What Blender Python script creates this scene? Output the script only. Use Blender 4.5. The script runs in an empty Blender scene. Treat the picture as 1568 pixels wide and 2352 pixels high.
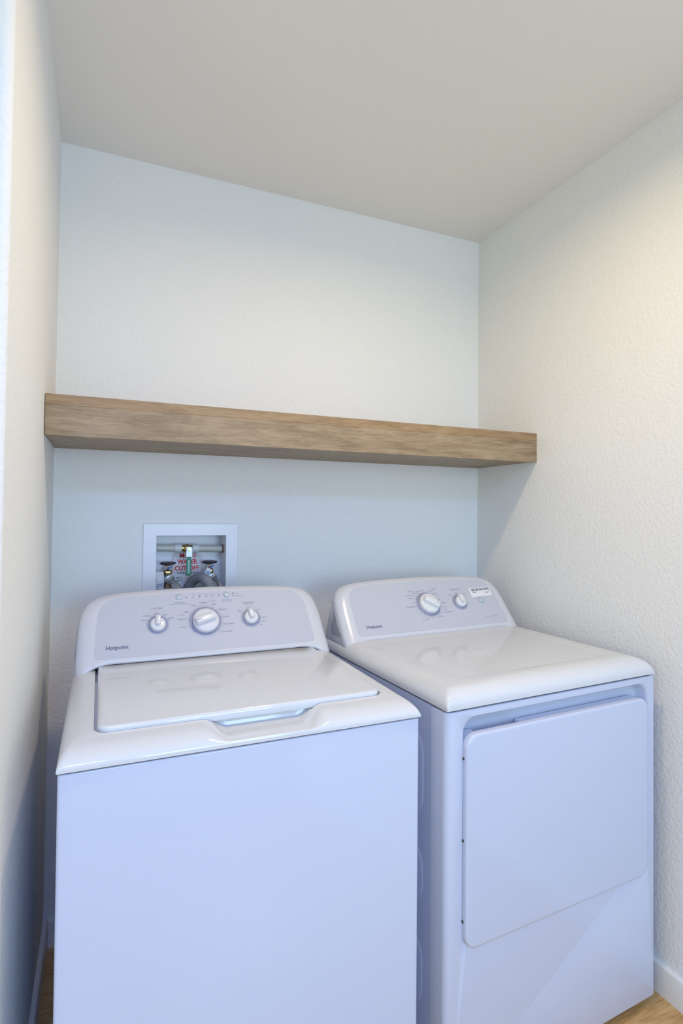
import bpy, bmesh, math
from mathutils import Vector, Matrix

S = bpy.context.scene
COL = S.collection

# ------------------------------------------------------------------ camera
YAW, PITCH, ROLL = 0.4109, 0.0171, 0.0093
cam_d = bpy.data.cameras.new('camera')
cam = bpy.data.objects.new('camera', cam_d)
COL.objects.link(cam)
cy, sy = math.cos(YAW), math.sin(YAW)
cp, sp = math.cos(PITCH), math.sin(PITCH)
F = Vector((sy * cp, cy * cp, sp))
R = Vector((cy, -sy, 0))
U = R.cross(F)
R2 = R * math.cos(ROLL) + U * math.sin(ROLL)
U2 = U * math.cos(ROLL) - R * math.sin(ROLL)
M = Matrix((R2, U2, -F)).transposed().to_4x4()
M.translation = Vector((0, 0, 1.2991))
cam.matrix_world = M
cam_d.sensor_fit = 'VERTICAL'
cam_d.sensor_height = 36.0
cam_d.lens = 36.0 * 1289.82 / 2352
cam_d.shift_x = (784 - 793.715) / 2352
cam_d.shift_y = (1154.39 - 1176) / 2352
cam_d.clip_start = 0.02
S.camera = cam

# ------------------------------------------------------------------ world, lights, exposure
S.view_settings.view_transform = 'Standard'
S.view_settings.look = 'None'
S.view_settings.gamma = 1.0
S.view_settings.use_curve_mapping = False
S.view_settings.exposure = 0.0

W_ = bpy.data.worlds.new('sky')
S.world = W_
W_.use_nodes = True
bg = W_.node_tree.nodes['Background']
bg.inputs['Color'].default_value = (0.36, 0.52, 1.0, 1)
bg.inputs['Strength'].default_value = 1.0

def area(name, loc, direction, sx, sy_, power, color, shape='RECTANGLE', spread=180):
    d = bpy.data.lights.new(name, 'AREA')
    d.shape = shape
    d.size = sx
    d.size_y = sy_
    d.energy = power
    d.color = color
    d.spread = math.radians(spread)
    o = bpy.data.objects.new(name, d)
    COL.objects.link(o)
    o.location = loc
    o.rotation_euler = Vector(direction).to_track_quat('-Z', 'Z').to_euler()
    return o

LAMP = (0.66, 0.915, 2.405)
area('downlight_beam', LAMP, (0, 0, -1), 0.13, 0.13, 7.8, (1.0, 0.775, 0.47), 'DISK', 165)
area('window_daylight', (0.80, -2.26, 1.45), (0, 1, -0.1), 1.1, 1.3, 27.5, (0.55, 0.80, 1.0), 'RECTANGLE', 150)
area('added_side_fill', (-1.95, -0.9, 1.4), (1, 0, -0.1), 1.4, 1.3, 12.5, (0.92, 1.0, 0.48), 'RECTANGLE', 150)  # added fill light from the left, no known source there
area('added_blue_fill', (-0.2, -0.9, 2.40), (0, 0, -1), 0.5, 0.5, 40.0, (0.27, 0.42, 1.0), 'DISK', 170)  # added blue fill light under the room ceiling

# ------------------------------------------------------------------ helpers
XL, XR, YB, ZC = -0.1325, 1.421, 1.904, 2.421      # alcove: left, right, back, ceiling
W = 0.686                                           # both machines are 27 inches wide

def mesh_from(bm, name):
    me = bpy.data.meshes.new(name)
    bm.normal_update()
    bm.to_mesh(me)
    bm.free()
    return me

def obj(name, bm, mats, parent=None, sharp=35, loc=None, rot=None):
    me = bm if isinstance(bm, bpy.types.Mesh) else mesh_from(bm, name)
    me.name = name
    o = bpy.data.objects.new(name, me)
    COL.objects.link(o)
    for m in (mats if isinstance(mats, (list, tuple)) else [mats]):
        me.materials.append(m)
    for p in me.polygons:
        p.use_smooth = True
    me.set_sharp_from_angle(angle=math.radians(sharp))
    if parent:
        o.parent = parent
    if loc:
        o.location = loc
    if rot:
        o.rotation_euler = rot
    return o

def thing(name, label, cat, loc=(0, 0, 0), rz=0.0, group=None):
    o = bpy.data.objects.new(name, None)
    o.empty_display_size = 0.05
    COL.objects.link(o)
    o.location = loc
    o.rotation_euler = (0, 0, rz)
    tag(o, label, cat, group)
    return o

def tag(o, label=None, cat=None, group=None):
    if label: o['label'] = label
    if cat: o['category'] = cat
    if group: o['group'] = group
    return o

def struct(name, bm, m, label, cat, sharp=35):
    o = obj(name, bm, m, sharp=sharp)
    o['kind'] = 'structure'
    return tag(o, label, cat)

def box(bm, x0, x1, y0, y1, z0, z1):
    vs = [bm.verts.new((x, y, z)) for z in (z0, z1) for y in (y0, y1) for x in (x0, x1)]
    for f in ((0, 2, 3, 1), (4, 5, 7, 6), (0, 1, 5, 4), (2, 6, 7, 3), (0, 4, 6, 2), (1, 3, 7, 5)):
        bm.faces.new([vs[i] for i in f])
    return vs

def bevel(bm, test, off, seg=4):
    es = [e for e in bm.edges if test(e)]
    bmesh.ops.bevel(bm, geom=es, offset=off, segments=seg, profile=0.5, affect='EDGES', clamp_overlap=True)

def bbox_bm(x0, x1, y0, y1, z0, z1, off=0.002, seg=3):
    bm = bmesh.new()
    box(bm, x0, x1, y0, y1, z0, z1)
    if off: bevel(bm, lambda e: True, off, seg)
    return bm

def rrect(x0, x1, y0, y1, r, n=6):
    rs = r if isinstance(r, (list, tuple)) else [r] * 4     # corners: (x0,y0) (x1,y0) (x1,y1) (x0,y1)
    out = []
    for (cx, cy_, a0, q) in ((x0, y0, 180, rs[0]), (x1, y0, 270, rs[1]), (x1, y1, 0, rs[2]), (x0, y1, 90, rs[3])):
        mx = cx + q if cx == x0 else cx - q
        my = cy_ + q if cy_ == y0 else cy_ - q
        for i in range(n + 1):
            a = math.radians(a0 + 90 * i / n)
            out.append((mx + q * math.cos(a), my + q * math.sin(a)))
    return out

def prism(poly, z0, z1, bm=None, M=None, mat=0):
    bm = bm or bmesh.new()
    a = [bm.verts.new((p[0], p[1], z0)) for p in poly]
    b = [bm.verts.new((p[0], p[1], z1)) for p in poly]
    fs = [bm.faces.new(list(reversed(a))), bm.faces.new(b)]
    n = len(poly)
    for i in range(n):
        fs.append(bm.faces.new((a[i], a[(i + 1) % n], b[(i + 1) % n], b[i])))
    for f in fs: f.material_index = mat
    if M is not None:
        bmesh.ops.transform(bm, matrix=M, verts=a + b)
    return bm

def layered(poly_fn, levels, bm=None, M=None, mat=0):
    """stack of same-count outlines poly_fn(inset) at (inset, z); capped"""
    bm = bm or bmesh.new()
    rings = []
    for ins, z in levels:
        rings.append([bm.verts.new((x, y, z)) for x, y in poly_fn(ins)])
    n = len(rings[0]); fs = []
    fs.append(bm.faces.new(list(reversed(rings[0]))))
    for r0, r1 in zip(rings, rings[1:]):
        for i in range(n):
            fs.append(bm.faces.new((r0[i], r0[(i + 1) % n], r1[(i + 1) % n], r1[i])))
    fs.append(bm.faces.new(rings[-1]))
    for f in fs: f.material_index = mat
    if M is not None:
        bmesh.ops.transform(bm, matrix=M, verts=[v for r in rings for v in r])
    return bm

def lathe(prof, n=32, bm=None, M=None, mod=None, mat=0):
    bm = bm or bmesh.new()
    rings = []
    allv = []
    for r, z in prof:
        if r < 1e-6:
            v = bm.verts.new((0, 0, z)); rings.append([v]); allv.append(v)
        else:
            ring = []
            for i in range(n):
                a = 2 * math.pi * i / n
                q = r * (mod(a, r) if mod else 1)
                ring.append(bm.verts.new((q * math.cos(a), q * math.sin(a), z)))
            rings.append(ring); allv += ring
    fs = []
    for a, b in zip(rings, rings[1:]):
        if len(a) == 1 and len(b) == 1: continue
        for i in range(n):
            j = (i + 1) % n
            if len(a) == 1: fs.append(bm.faces.new((a[0], b[j], b[i])))
            elif len(b) == 1: fs.append(bm.faces.new((a[i], a[j], b[0])))
            else: fs.append(bm.faces.new((a[i], a[j], b[j], b[i])))
    if len(rings[0]) > 1: fs.append(bm.faces.new(list(reversed(rings[0]))))
    if len(rings[-1]) > 1: fs.append(bm.faces.new(rings[-1]))
    for f in fs: f.material_index = mat
    if M is not None:
        bmesh.ops.transform(bm, matrix=M, verts=allv)
    return bm

def cat(pts, n=8):
    P = [Vector(p) for p in pts]
    out = []
    for i in range(len(P) - 1):
        p0 = P[max(i - 1, 0)]; p1 = P[i]; p2 = P[i + 1]; p3 = P[min(i + 2, len(P) - 1)]
        for k in range(n):
            t = k / n
            out.append(0.5 * ((2 * p1) + (p2 - p0) * t + (2 * p0 - 5 * p1 + 4 * p2 - p3) * t * t + (3 * p1 - p0 - 3 * p2 + p3) * t ** 3))
    out.append(P[-1])
    return out

def tube(path, rad, n=16, bm=None, mat=0):
    bm = bm or bmesh.new()
    P = [Vector(p) for p in path]
    up = None; rings = []
    for i, p in enumerate(P):
        t = (P[min(i + 1, len(P) - 1)] - P[max(i - 1, 0)]).normalized()
        if up is None:
            up = t.orthogonal().normalized()
        up = (up - t * up.dot(t)).normalized()
        s = t.cross(up)
        r = rad(i) if callable(rad) else rad
        rings.append([bm.verts.new(p + (up * math.cos(a) + s * math.sin(a)) * r) for a in [2 * math.pi * k / n for k in range(n)]])
    fs = []
    for a, b in zip(rings, rings[1:]):
        for i in range(n):
            j = (i + 1) % n
            fs.append(bm.faces.new((a[i], a[j], b[j], b[i])))
    fs.append(bm.faces.new(list(reversed(rings[0])))); fs.append(bm.faces.new(rings[-1]))
    for f in fs: f.material_index = mat
    return bm

def bool_diff(bm, cutters):
    a = bpy.data.objects.new('solid', mesh_from(bm, 'solid')); COL.objects.link(a)
    cs = []
    for c in cutters:
        o = bpy.data.objects.new('tool', mesh_from(c, 'tool')); COL.objects.link(o)
        md = a.modifiers.new('b', 'BOOLEAN'); md.operation = 'DIFFERENCE'; md.solver = 'EXACT'; md.object = o
        cs.append(o)
    dg = bpy.context.evaluated_depsgraph_get()
    me = bpy.data.meshes.new_from_object(a.evaluated_get(dg))
    for o in [a] + cs:
        m = o.data; bpy.data.objects.remove(o); bpy.data.meshes.remove(m)
    return me

def text_into(bm, s, x, y, width, M, mat=0, bold=0.0, height=None, align='C', thick=0.0):
    """printed letters, laid in the local xy plane of M, scaled to the given width"""
    cu = bpy.data.curves.new('letters', 'FONT')
    cu.body = s; cu.size = 1.0; cu.offset = bold; cu.resolution_u = 2
    cu.extrude = 0.0
    o = bpy.data.objects.new('letters', cu); COL.objects.link(o)
    dg = bpy.context.evaluated_depsgraph_get()
    me = bpy.data.meshes.new_from_object(o.evaluated_get(dg))
    bpy.data.objects.remove(o); bpy.data.curves.remove(cu)
    xs = [v.co.x for v in me.vertices]; ys = [v.co.y for v in me.vertices]
    k = width / (max(xs) - min(xs))
    kx = k; ky = k
    if height: ky = height / (max(ys) - min(ys))
    cx = (max(xs) + min(xs)) / 2
    cyy = 0.34 if not height else (max(ys) + min(ys)) / 2
    T = M @ Matrix.Translation((x, y, 0)) @ Matrix.Diagonal((kx, ky, 1, 1)) @ Matrix.Translation((-cx, -cyy, 0))
    n0 = len(bm.verts); f0 = len(bm.faces)
    bm.from_mesh(me)
    bm.verts.ensure_lookup_table(); bm.faces.ensure_lookup_table()
    bmesh.ops.transform(bm, matrix=T, verts=bm.verts[n0:])
    for f in bm.faces[f0:]: f.material_index = mat
    bpy.data.meshes.remove(me)

# ------------------------------------------------------------------ materials
def mat(name, col, rough=0.5, metal=0.0, spec=0.5, coat=0.0):
    m = bpy.data.materials.new(name); m.use_nodes = True
    b = m.node_tree.nodes['Principled BSDF']
    b.inputs['Base Color'].default_value = (*col, 1)
    b.inputs['Roughness'].default_value = rough
    b.inputs['Metallic'].default_value = metal
    b.inputs['Specular IOR Level'].default_value = spec
    b.inputs['Coat Weight'].default_value = coat
    return m

def nodes(m):
    nt = m.node_tree
    return nt, nt.nodes, nt.links, nt.nodes['Principled BSDF']

def speckle(m, scale, amount, col2):
    """slight procedural tone variation"""
    nt, N, L, b = nodes(m)
    tc = N.new('ShaderNodeTexCoord'); nz = N.new('ShaderNodeTexNoise'); nz.inputs['Scale'].default_value = scale
    nz.inputs['Detail'].default_value = 4
    mx = N.new('ShaderNodeMix'); mx.data_type = 'RGBA'
    mx.inputs['A'].default_value = b.inputs['Base Color'].default_value
    mx.inputs['B'].default_value = (*col2, 1)
    mr = N.new('ShaderNodeMapRange'); mr.inputs['To Max'].default_value = amount
    L.new(tc.outputs['Object'], nz.inputs['Vector']); L.new(nz.outputs['Fac'], mr.inputs['Value'])
    L.new(mr.outputs['Result'], mx.inputs['Factor']); L.new(mx.outputs['Result'], b.inputs['Base Color'])
    return m

def orange_peel(m, scale, strength, dist):
    nt, N, L, b = nodes(m)
    tc = N.new('ShaderNodeTexCoord')
    n1 = N.new('ShaderNodeTexNoise'); n1.inputs['Scale'].default_value = scale; n1.inputs['Detail'].default_value = 2.5
    n1.inputs['Distortion'].default_value = 0.15
    rp = N.new('ShaderNodeValToRGB'); rp.color_ramp.elements[0].position = 0.42; rp.color_ramp.elements[1].position = 0.62
    bp = N.new('ShaderNodeBump'); bp.inputs['Strength'].default_value = strength; bp.inputs['Distance'].default_value = dist
    L.new(tc.outputs['Object'], n1.inputs['Vector']); L.new(n1.outputs['Fac'], rp.inputs['Fac'])
    L.new(rp.outputs['Color'], bp.inputs['Height']); L.new(bp.outputs['Normal'], b.inputs['Normal'])
    return m

def wood(name, c_dark, c_mid, c_light, along='x', rough=0.5, planks=None):
    m = mat(name, c_mid, rough)
    nt, N, L, b = nodes(m)
    tc = N.new('ShaderNodeTexCoord')
    def mp(sc, loc=(0, 0, 0)):
        k = N.new('ShaderNodeMapping'); k.inputs['Scale'].default_value = sc; k.inputs['Location'].default_value = loc
        L.new(tc.outputs['Object'], k.inputs['Vector']); return k
    def ax(a, c): return (a, c, c) if along == 'x' else (c, a, c)
    big = N.new('ShaderNodeTexNoise'); big.inputs['Scale'].default_value = 1.0; big.inputs['Detail'].default_value = 3; big.inputs['Distortion'].default_value = 2.2
    L.new(mp(ax(3.6, 22)).outputs[0], big.inputs['Vector'])
    fine = N.new('ShaderNodeTexNoise'); fine.inputs['Scale'].default_value = 1.0; fine.inputs['Detail'].default_value = 5; fine.inputs['Roughness'].default_value = 0.65
    L.new(mp(ax(17.0, 300)).outputs[0], fine.inputs['Vector'])
    wv = N.new('ShaderNodeTexNoise'); wv.inputs['Scale'].default_value = 1.0; wv.inputs['Detail'].default_value = 2; wv.inputs['Distortion'].default_value = 3.2
    L.new(mp(ax(9.0, 75), (3, 1, 7)).outputs[0], wv.inputs['Vector'])
    a1 = N.new('ShaderNodeMath'); a1.operation = 'MULTIPLY_ADD'; a1.inputs[1].default_value = 0.45
    L.new(big.outputs['Fac'], a1.inputs[0])
    a2 = N.new('ShaderNodeMath'); a2.operation = 'MULTIPLY_ADD'; a2.inputs[1].default_value = 0.3
    L.new(fine.outputs['Fac'], a2.inputs[0]); L.new(a1.outputs[0], a2.inputs[2])
    a3 = N.new('ShaderNodeMath'); a3.operation = 'MULTIPLY_ADD'; a3.inputs[1].default_value = 0.25
    L.new(wv.outputs['Fac'], a3.inputs[0]); L.new(a2.outputs[0], a3.inputs[2])
    a1.inputs[2].default_value = 0.0
    rp = N.new('ShaderNodeValToRGB'); e = rp.color_ramp.elements
    e[0].position = 0.37; e[0].color = (*c_dark, 1)
    e[1].position = 0.60; e[1].color = (*c_light, 1)
    k = e.new(0.49); k.color = (*c_mid, 1)
    L.new(a3.outputs[0], rp.inputs['Fac'])
    out = rp.outputs['Color']
    if planks:
        br = N.new('ShaderNodeTexBrick')
        br.inputs['Scale'].default_value = 1.0; br.inputs['Mortar Size'].default_value = 0.0005
        br.inputs['Brick Width'].default_value = planks[0]; br.inputs['Row Height'].default_value = planks[1]
        br.inputs['Color1'].default_value = (1, 1, 1, 1); br.inputs['Color2'].default_value = (0.82, 0.80, 0.78, 1)
        br.inputs['Mortar'].default_value = (0.5, 0.42, 0.34, 1); br.offset = 0.37
        L.new(mp((1, 1, 1)).outputs[0], br.inputs['Vector'])
        mx = N.new('ShaderNodeMix'); mx.data_type = 'RGBA'; mx.blend_type = 'MULTIPLY'; mx.inputs['Factor'].default_value = 1
        L.new(out, mx.inputs['A']); L.new(br.outputs['Color'], mx.inputs['B']); out = mx.outputs['Result']
    L.new(out, b.inputs['Base Color'])
    bp = N.new('ShaderNodeBump'); bp.inputs['Strength'].default_value = 0.15; bp.inputs['Distance'].default_value = 0.0006
    L.new(fine.outputs['Fac'], bp.inputs['Height']); L.new(bp.outputs['Normal'], b.inputs['Normal'])
    return m

M_wall = orange_peel(mat('wall_paint', (0.885, 0.885, 0.87), 0.7, spec=0.3), 95, 0.26, 0.0022)
M_ceil = orange_peel(mat('ceiling_paint', (0.89, 0.875, 0.845), 0.85, spec=0.2), 60, 0.06, 0.0015)
M_trim = speckle(mat('trim_paint', (0.86, 0.845, 0.81), 0.4), 30, 0.08, (0.7, 0.68, 0.64))
M_floor = wood('floor_planks', (0.46, 0.235, 0.075), (0.69, 0.405, 0.155), (0.80, 0.53, 0.24), 'x', 0.38, planks=(1.2, 0.18))
M_oak = wood('oak_laminate', (0.215, 0.145, 0.080), (0.315, 0.225, 0.133), (0.400, 0.298, 0.187), 'x', 0.5)
M_oak2 = wood('oak_laminate_warm', (0.225, 0.138, 0.065), (0.325, 0.210, 0.107), (0.39, 0.268, 0.143), 'x', 0.5)
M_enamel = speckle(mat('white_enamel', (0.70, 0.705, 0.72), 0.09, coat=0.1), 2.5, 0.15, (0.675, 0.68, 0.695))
M_body = speckle(mat('daylight_tinted_enamel', (0.59, 0.63, 0.76), 0.09, coat=0.1), 2.5, 0.15, (0.57, 0.61, 0.74))  # white enamel with the blue window light tinted into its colour
M_plast = speckle(mat('white_plastic', (0.64, 0.645, 0.69), 0.22), 4, 0.15, (0.62, 0.625, 0.67))
M_knob = speckle(mat('knob_plastic', (0.74, 0.74, 0.76), 0.2), 40, 0.1, (0.71, 0.71, 0.74))
M_decal = speckle(mat('grey_blue_panel', (0.54, 0.555, 0.62), 0.42, spec=0.12), 6, 0.2, (0.52, 0.53, 0.60))
M_ring = speckle(mat('dial_grey', (0.335, 0.355, 0.47), 0.4, spec=0.1), 30, 0.2, (0.315, 0.335, 0.45))
M_line = speckle(mat('dial_line', (0.36, 0.38, 0.49), 0.4, spec=0.1), 30, 0.2, (0.42, 0.43, 0.52))
M_ink = speckle(mat('grey_ink', (0.30, 0.31, 0.41), 0.5, spec=0.1), 60, 0.2, (0.24, 0.25, 0.34))
M_teal = speckle(mat('teal_ink', (0.32, 0.40, 0.50), 0.5, spec=0.1), 60, 0.2, (0.29, 0.37, 0.47))
M_pale = speckle(mat('pale_ink', (0.43, 0.45, 0.53), 0.5, spec=0.1), 60, 0.2, (0.40, 0.42, 0.50))
M_brand = speckle(mat('dark_ink', (0.16, 0.17, 0.27), 0.45, spec=0.1), 60, 0.2, (0.14, 0.15, 0.24))
M_dark = speckle(mat('black_mark', (0.02, 0.02, 0.05), 0.5), 60, 0.2, (0.03, 0.03, 0.06))
M_btn = speckle(mat('grey_button', (0.47, 0.54, 0.60), 0.28), 60, 0.2, (0.44, 0.51, 0.57))
M_side = speckle(mat('grey_side_panel', (0.42, 0.44, 0.52), 0.45), 20, 0.2, (0.39, 0.41, 0.49))
M_gap = speckle(mat('dark_gap', (0.05, 0.05, 0.06), 0.7), 30, 0.2, (0.04, 0.04, 0.05))
M_rub = speckle(mat('black_rubber', (0.03, 0.028, 0.026), 0.6), 50, 0.3, (0.05, 0.045, 0.04))
M_steel = speckle(mat('zinc_steel', (0.50, 0.54, 0.58), 0.42, 1.0), 80, 0.3, (0.50, 0.54, 0.58))
M_brass = speckle(mat('brass', (0.62, 0.48, 0.22), 0.3, 1.0), 90, 0.4, (0.45, 0.33, 0.15))
M_bronze = speckle(mat('bronze_valve', (0.20, 0.115, 0.075), 0.42, 0.35), 90, 0.5, (0.27, 0.18, 0.10))
M_wheel = speckle(mat('dark_wheel', (0.045, 0.030, 0.042), 0.2), 60, 0.3, (0.05, 0.03, 0.045))
M_pex = speckle(mat('pipe_plastic', (0.56, 0.57, 0.50), 0.3), 40, 0.3, (0.50, 0.51, 0.44))
M_coup = speckle(mat('coupling_plastic', (0.66, 0.70, 0.70), 0.3), 40, 0.3, (0.60, 0.64, 0.64))
M_green = speckle(mat('green_vinyl', (0.0, 0.21, 0.115), 0.35), 60, 0.3, (0.0, 0.17, 0.09))
M_greenprint = speckle(mat('grip_print', (0.30, 0.52, 0.48), 0.5), 60, 0.3, (0.4, 0.56, 0.54))
M_boxpl = speckle(mat('box_plastic', (0.86, 0.87, 0.92), 0.28), 20, 0.2, (0.83, 0.84, 0.89))
M_hose = speckle(mat('drain_hose_grey', (0.205, 0.235, 0.285), 0.4), 60, 0.3, (0.19, 0.20, 0.225))
M_paper = speckle(mat('tag_paper', (0.80, 0.80, 0.83), 0.55), 40, 0.2, (0.76, 0.76, 0.80))
M_red = speckle(mat('red_ink', (0.78, 0.04, 0.06), 0.5), 60, 0.2, (0.72, 0.035, 0.05))
M_black = speckle(mat('black_ink', (0.05, 0.055, 0.09), 0.5), 60, 0.2, (0.04, 0.045, 0.08))
M_blue = speckle(mat('blue_plastic', (0.03, 0.07, 0.42), 0.4), 60, 0.2, (0.03, 0.06, 0.36))
M_blueprint = speckle(mat('blue_print', (0.10, 0.24, 0.55), 0.5), 60, 0.2, (0.09, 0.21, 0.5))
M_braid = mat('braided_steel', (0.46, 0.47, 0.49), 0.38, 0.8)
nt, N, L, b = nodes(M_braid)
tc = N.new('ShaderNodeTexCoord'); ck = N.new('ShaderNodeTexVoronoi'); ck.inputs['Scale'].default_value = 420
bp = N.new('ShaderNodeBump'); bp.inputs['Strength'].default_value = 0.5; bp.inputs['Distance'].default_value = 0.001
L.new(tc.outputs['Object'], ck.inputs['Vector']); L.new(ck.outputs['Distance'], bp.inputs['Height']); L.new(bp.outputs['Normal'], b.inputs['Normal'])
M_glow = mat('lamp_lens', (0.9, 0.9, 0.9), 0.4)
nt, N, L, b = nodes(M_glow)
b.inputs['Emission Color'].default_value = (1, 0.88, 0.74, 1); b.inputs['Emission Strength'].default_value = 2.0

# ------------------------------------------------------------------ setting
bm = bmesh.new(); box(bm, -2.0, XR + 0.1, -2.35, YB + 0.12, -0.05, 0.0)
struct('floor', bm, M_floor, 'oak-look plank floor under the washer and dryer', 'floor')
bm = bmesh.new(); box(bm, -2.0, XR + 0.1, -2.35, YB + 0.12, ZC, ZC + 0.1)
struct('ceiling', bm, M_ceil, 'plain pale beige laundry alcove ceiling', 'ceiling')

HX0, HX1, HZ0, HZ1 = 0.160, 0.3935, 1.012, 1.223       # hole for the outlet box
bm = bmesh.new()
box(bm, -2.0, HX0, YB, YB + 0.12, 0, ZC); box(bm, HX1, XR + 0.1, YB, YB + 0.12, 0, ZC)
box(bm, HX0, HX1, YB, YB + 0.12, HZ1, ZC); box(bm, HX0, HX1, YB, YB + 0.12, 0, HZ0)
struct('wall_back', bm, M_wall, 'textured white wall behind the washer, dryer and shelf', 'wall')
bm = bmesh.new(); box(bm, XR, XR + 0.1, -2.35, YB, 0, ZC)
struct('wall_right', bm, M_wall, 'textured white wall to the right of the dryer', 'wall')
bm = bmesh.new(); vs = box(bm, -2.0, XL, 0.955, YB, 0, ZC)
for v in vs:
    if v.co.x > -1: v.co.x = XL + 0.0049 * (v.co.z - 1.3)
bevel(bm, lambda e: all(v.co.x > -1 and v.co.y < 1 for v in e.verts), 0.016, 6)
struct('wall_left', bm, M_wall, 'white stub wall with rounded corner left of the washer', 'wall')
bm = bmesh.new(); box(bm, -2.1, -2.0, -2.35, YB, 0, ZC)
struct('wall_far_left', bm, M_wall, 'white side wall of the room in front of the alcove', 'wall')
WX0, WX1, WZ0, WZ1 = 0.25, 1.35, 0.70, 2.0             # window of the room behind the camera
bm = bmesh.new()
box(bm, -2.0, WX0, -2.35, -2.2, 0, ZC); box(bm, WX1, XR, -2.35, -2.2, 0, ZC)
box(bm, WX0, WX1, -2.35, -2.2, WZ1, ZC); box(bm, WX0, WX1, -2.35, -2.2, 0, WZ0)
struct('wall_front', bm, M_wall, 'white room wall with a window opposite the laundry alcove', 'wall')
bm = bmesh.new()
box(bm, WX0, WX1, -2.23, -2.19, WZ0, WZ0 + 0.05); box(bm, WX0, WX1, -2.23, -2.19, WZ1 - 0.05, WZ1)
box(bm, WX0, WX0 + 0.05, -2.23, -2.19, WZ0 + 0.05, WZ1 - 0.05); box(bm, WX1 - 0.05, WX1, -2.23, -2.19, WZ0 + 0.05, WZ1 - 0.05)
box(bm, 0.78, 0.82, -2.23, -2.19, WZ0 + 0.05, WZ1 - 0.05)
struct('window_1', bm, M_trim, 'white two-light window frame opposite the alcove', 'window')

bm = bmesh.new()
box(bm, -2.0, -1.96, -1.64, -0.16, 0.71, 0.75); box(bm, -2.0, -1.96, -1.64, -0.16, 2.05, 2.09)
box(bm, -2.0, -1.96, -1.64, -1.60, 0.75, 2.05); box(bm, -2.0, -1.96, -0.20, -0.16, 0.75, 2.05)
struct('side_fill_frame', bm, M_trim, 'white frame added around the side fill light', 'window')  # unseen frame, added to dress the side fill light
struct('trim_1', lathe([(0.26, -0.0), (0.26, -0.018), (0.30, -0.014), (0.31, -0.0)], 48, M=Matrix.Translation((-0.2, -0.9, ZC))), M_trim, 'round white ring added around the blue ceiling fill light', 'added light ring')  # unseen ring, added to dress the blue fill light

def baseboard(name, x0, x1, y0, y1, label, side):
    bm = bmesh.new(); box(bm, x0, x1, y0, y1, 0.0, 0.080)
    bevel(bm, lambda e: all(v.co.z > 0.07 for v in e.verts) and all(abs(v.co[0 if side in 'lr' else 1] - {'r': x0, 'l': x1, 'b': y0}[side]) < 1e-4 for v in e.verts), 0.005, 3)
    struct(name, bm, M_trim, label, 'baseboard')
baseboard('baseboard_right', XR - 0.013, XR, -2.2, YB - 0.0005, 'white baseboard along the wall right of the dryer', 'r')
baseboard('baseboard_left', XL - 0.006, XL + 0.007, 0.975, YB - 0.0005, 'white baseboard along the wall left of the washer', 'l')
baseboard('baseboard_back', XL + 0.0075, XR - 0.0135, YB - 0.013, YB, 'white baseboard behind the washer and dryer', 'b')

# recessed ceiling lamp above the machines (just above the frame)
t = thing('ceiling_downlight', 'round white recessed ceiling light in front of the alcove', 'ceiling light', (LAMP[0], LAMP[1], ZC))
obj('trim_ring', lathe([(0.068, -0.0005), (0.072, -0.004), (0.084, -0.003), (0.086, -0.0005)], 48), M_trim, t)
obj('lens', lathe([(0, -0.0005), (0.067, -0.0005), (0.067, -0.0018), (0, -0.0018)], 48), M_glow, t)

# ------------------------------------------------------------------ floating shelf
SY0, SZ0, SZ1 = 1.561, 1.4835, 1.586
t = thing('floating_shelf', 'long oak-look box shelf fixed across the back of the alcove', 'shelf', (0, YB, SZ0))
x0, x1 = XL + 0.0025, XR - 0.0005
o = obj('front_board', bbox_bm(x0, x1, SY0 - YB, SY0 - YB + 0.019, 0, 0.0760, 0.0003, 1), M_oak, t)
o = obj('top_board', bbox_bm(x0, x1, SY0 - YB, -0.0005, 0.0762, SZ1 - SZ0, 0.0003, 1), M_oak2, t)
o['label'] = 'warmer brown top board edge'
obj('bottom_board', bbox_bm(x0, x1, SY0 - YB + 0.0195, -0.0005, 0.0015, 0.0175, 0.0005, 1), M_oak, t)

# ------------------------------------------------------------------ shared machine builders
PV0, PZ0, PSL = 0.495, 0.925, 0.8                      # plane of the slanted control panels
PL = math.hypot(1, PSL)
PM = Matrix(((1, 0, 0, 0), (0, PSL / PL, -1 / PL, PV0), (0, 1 / PL, PSL / PL, PZ0), (0, 0, 0, 1)))   # panel (u, t, height) -> machine

def lin(a, b, n): return [a + (b - a) * i / n for i in range(n)]

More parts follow.
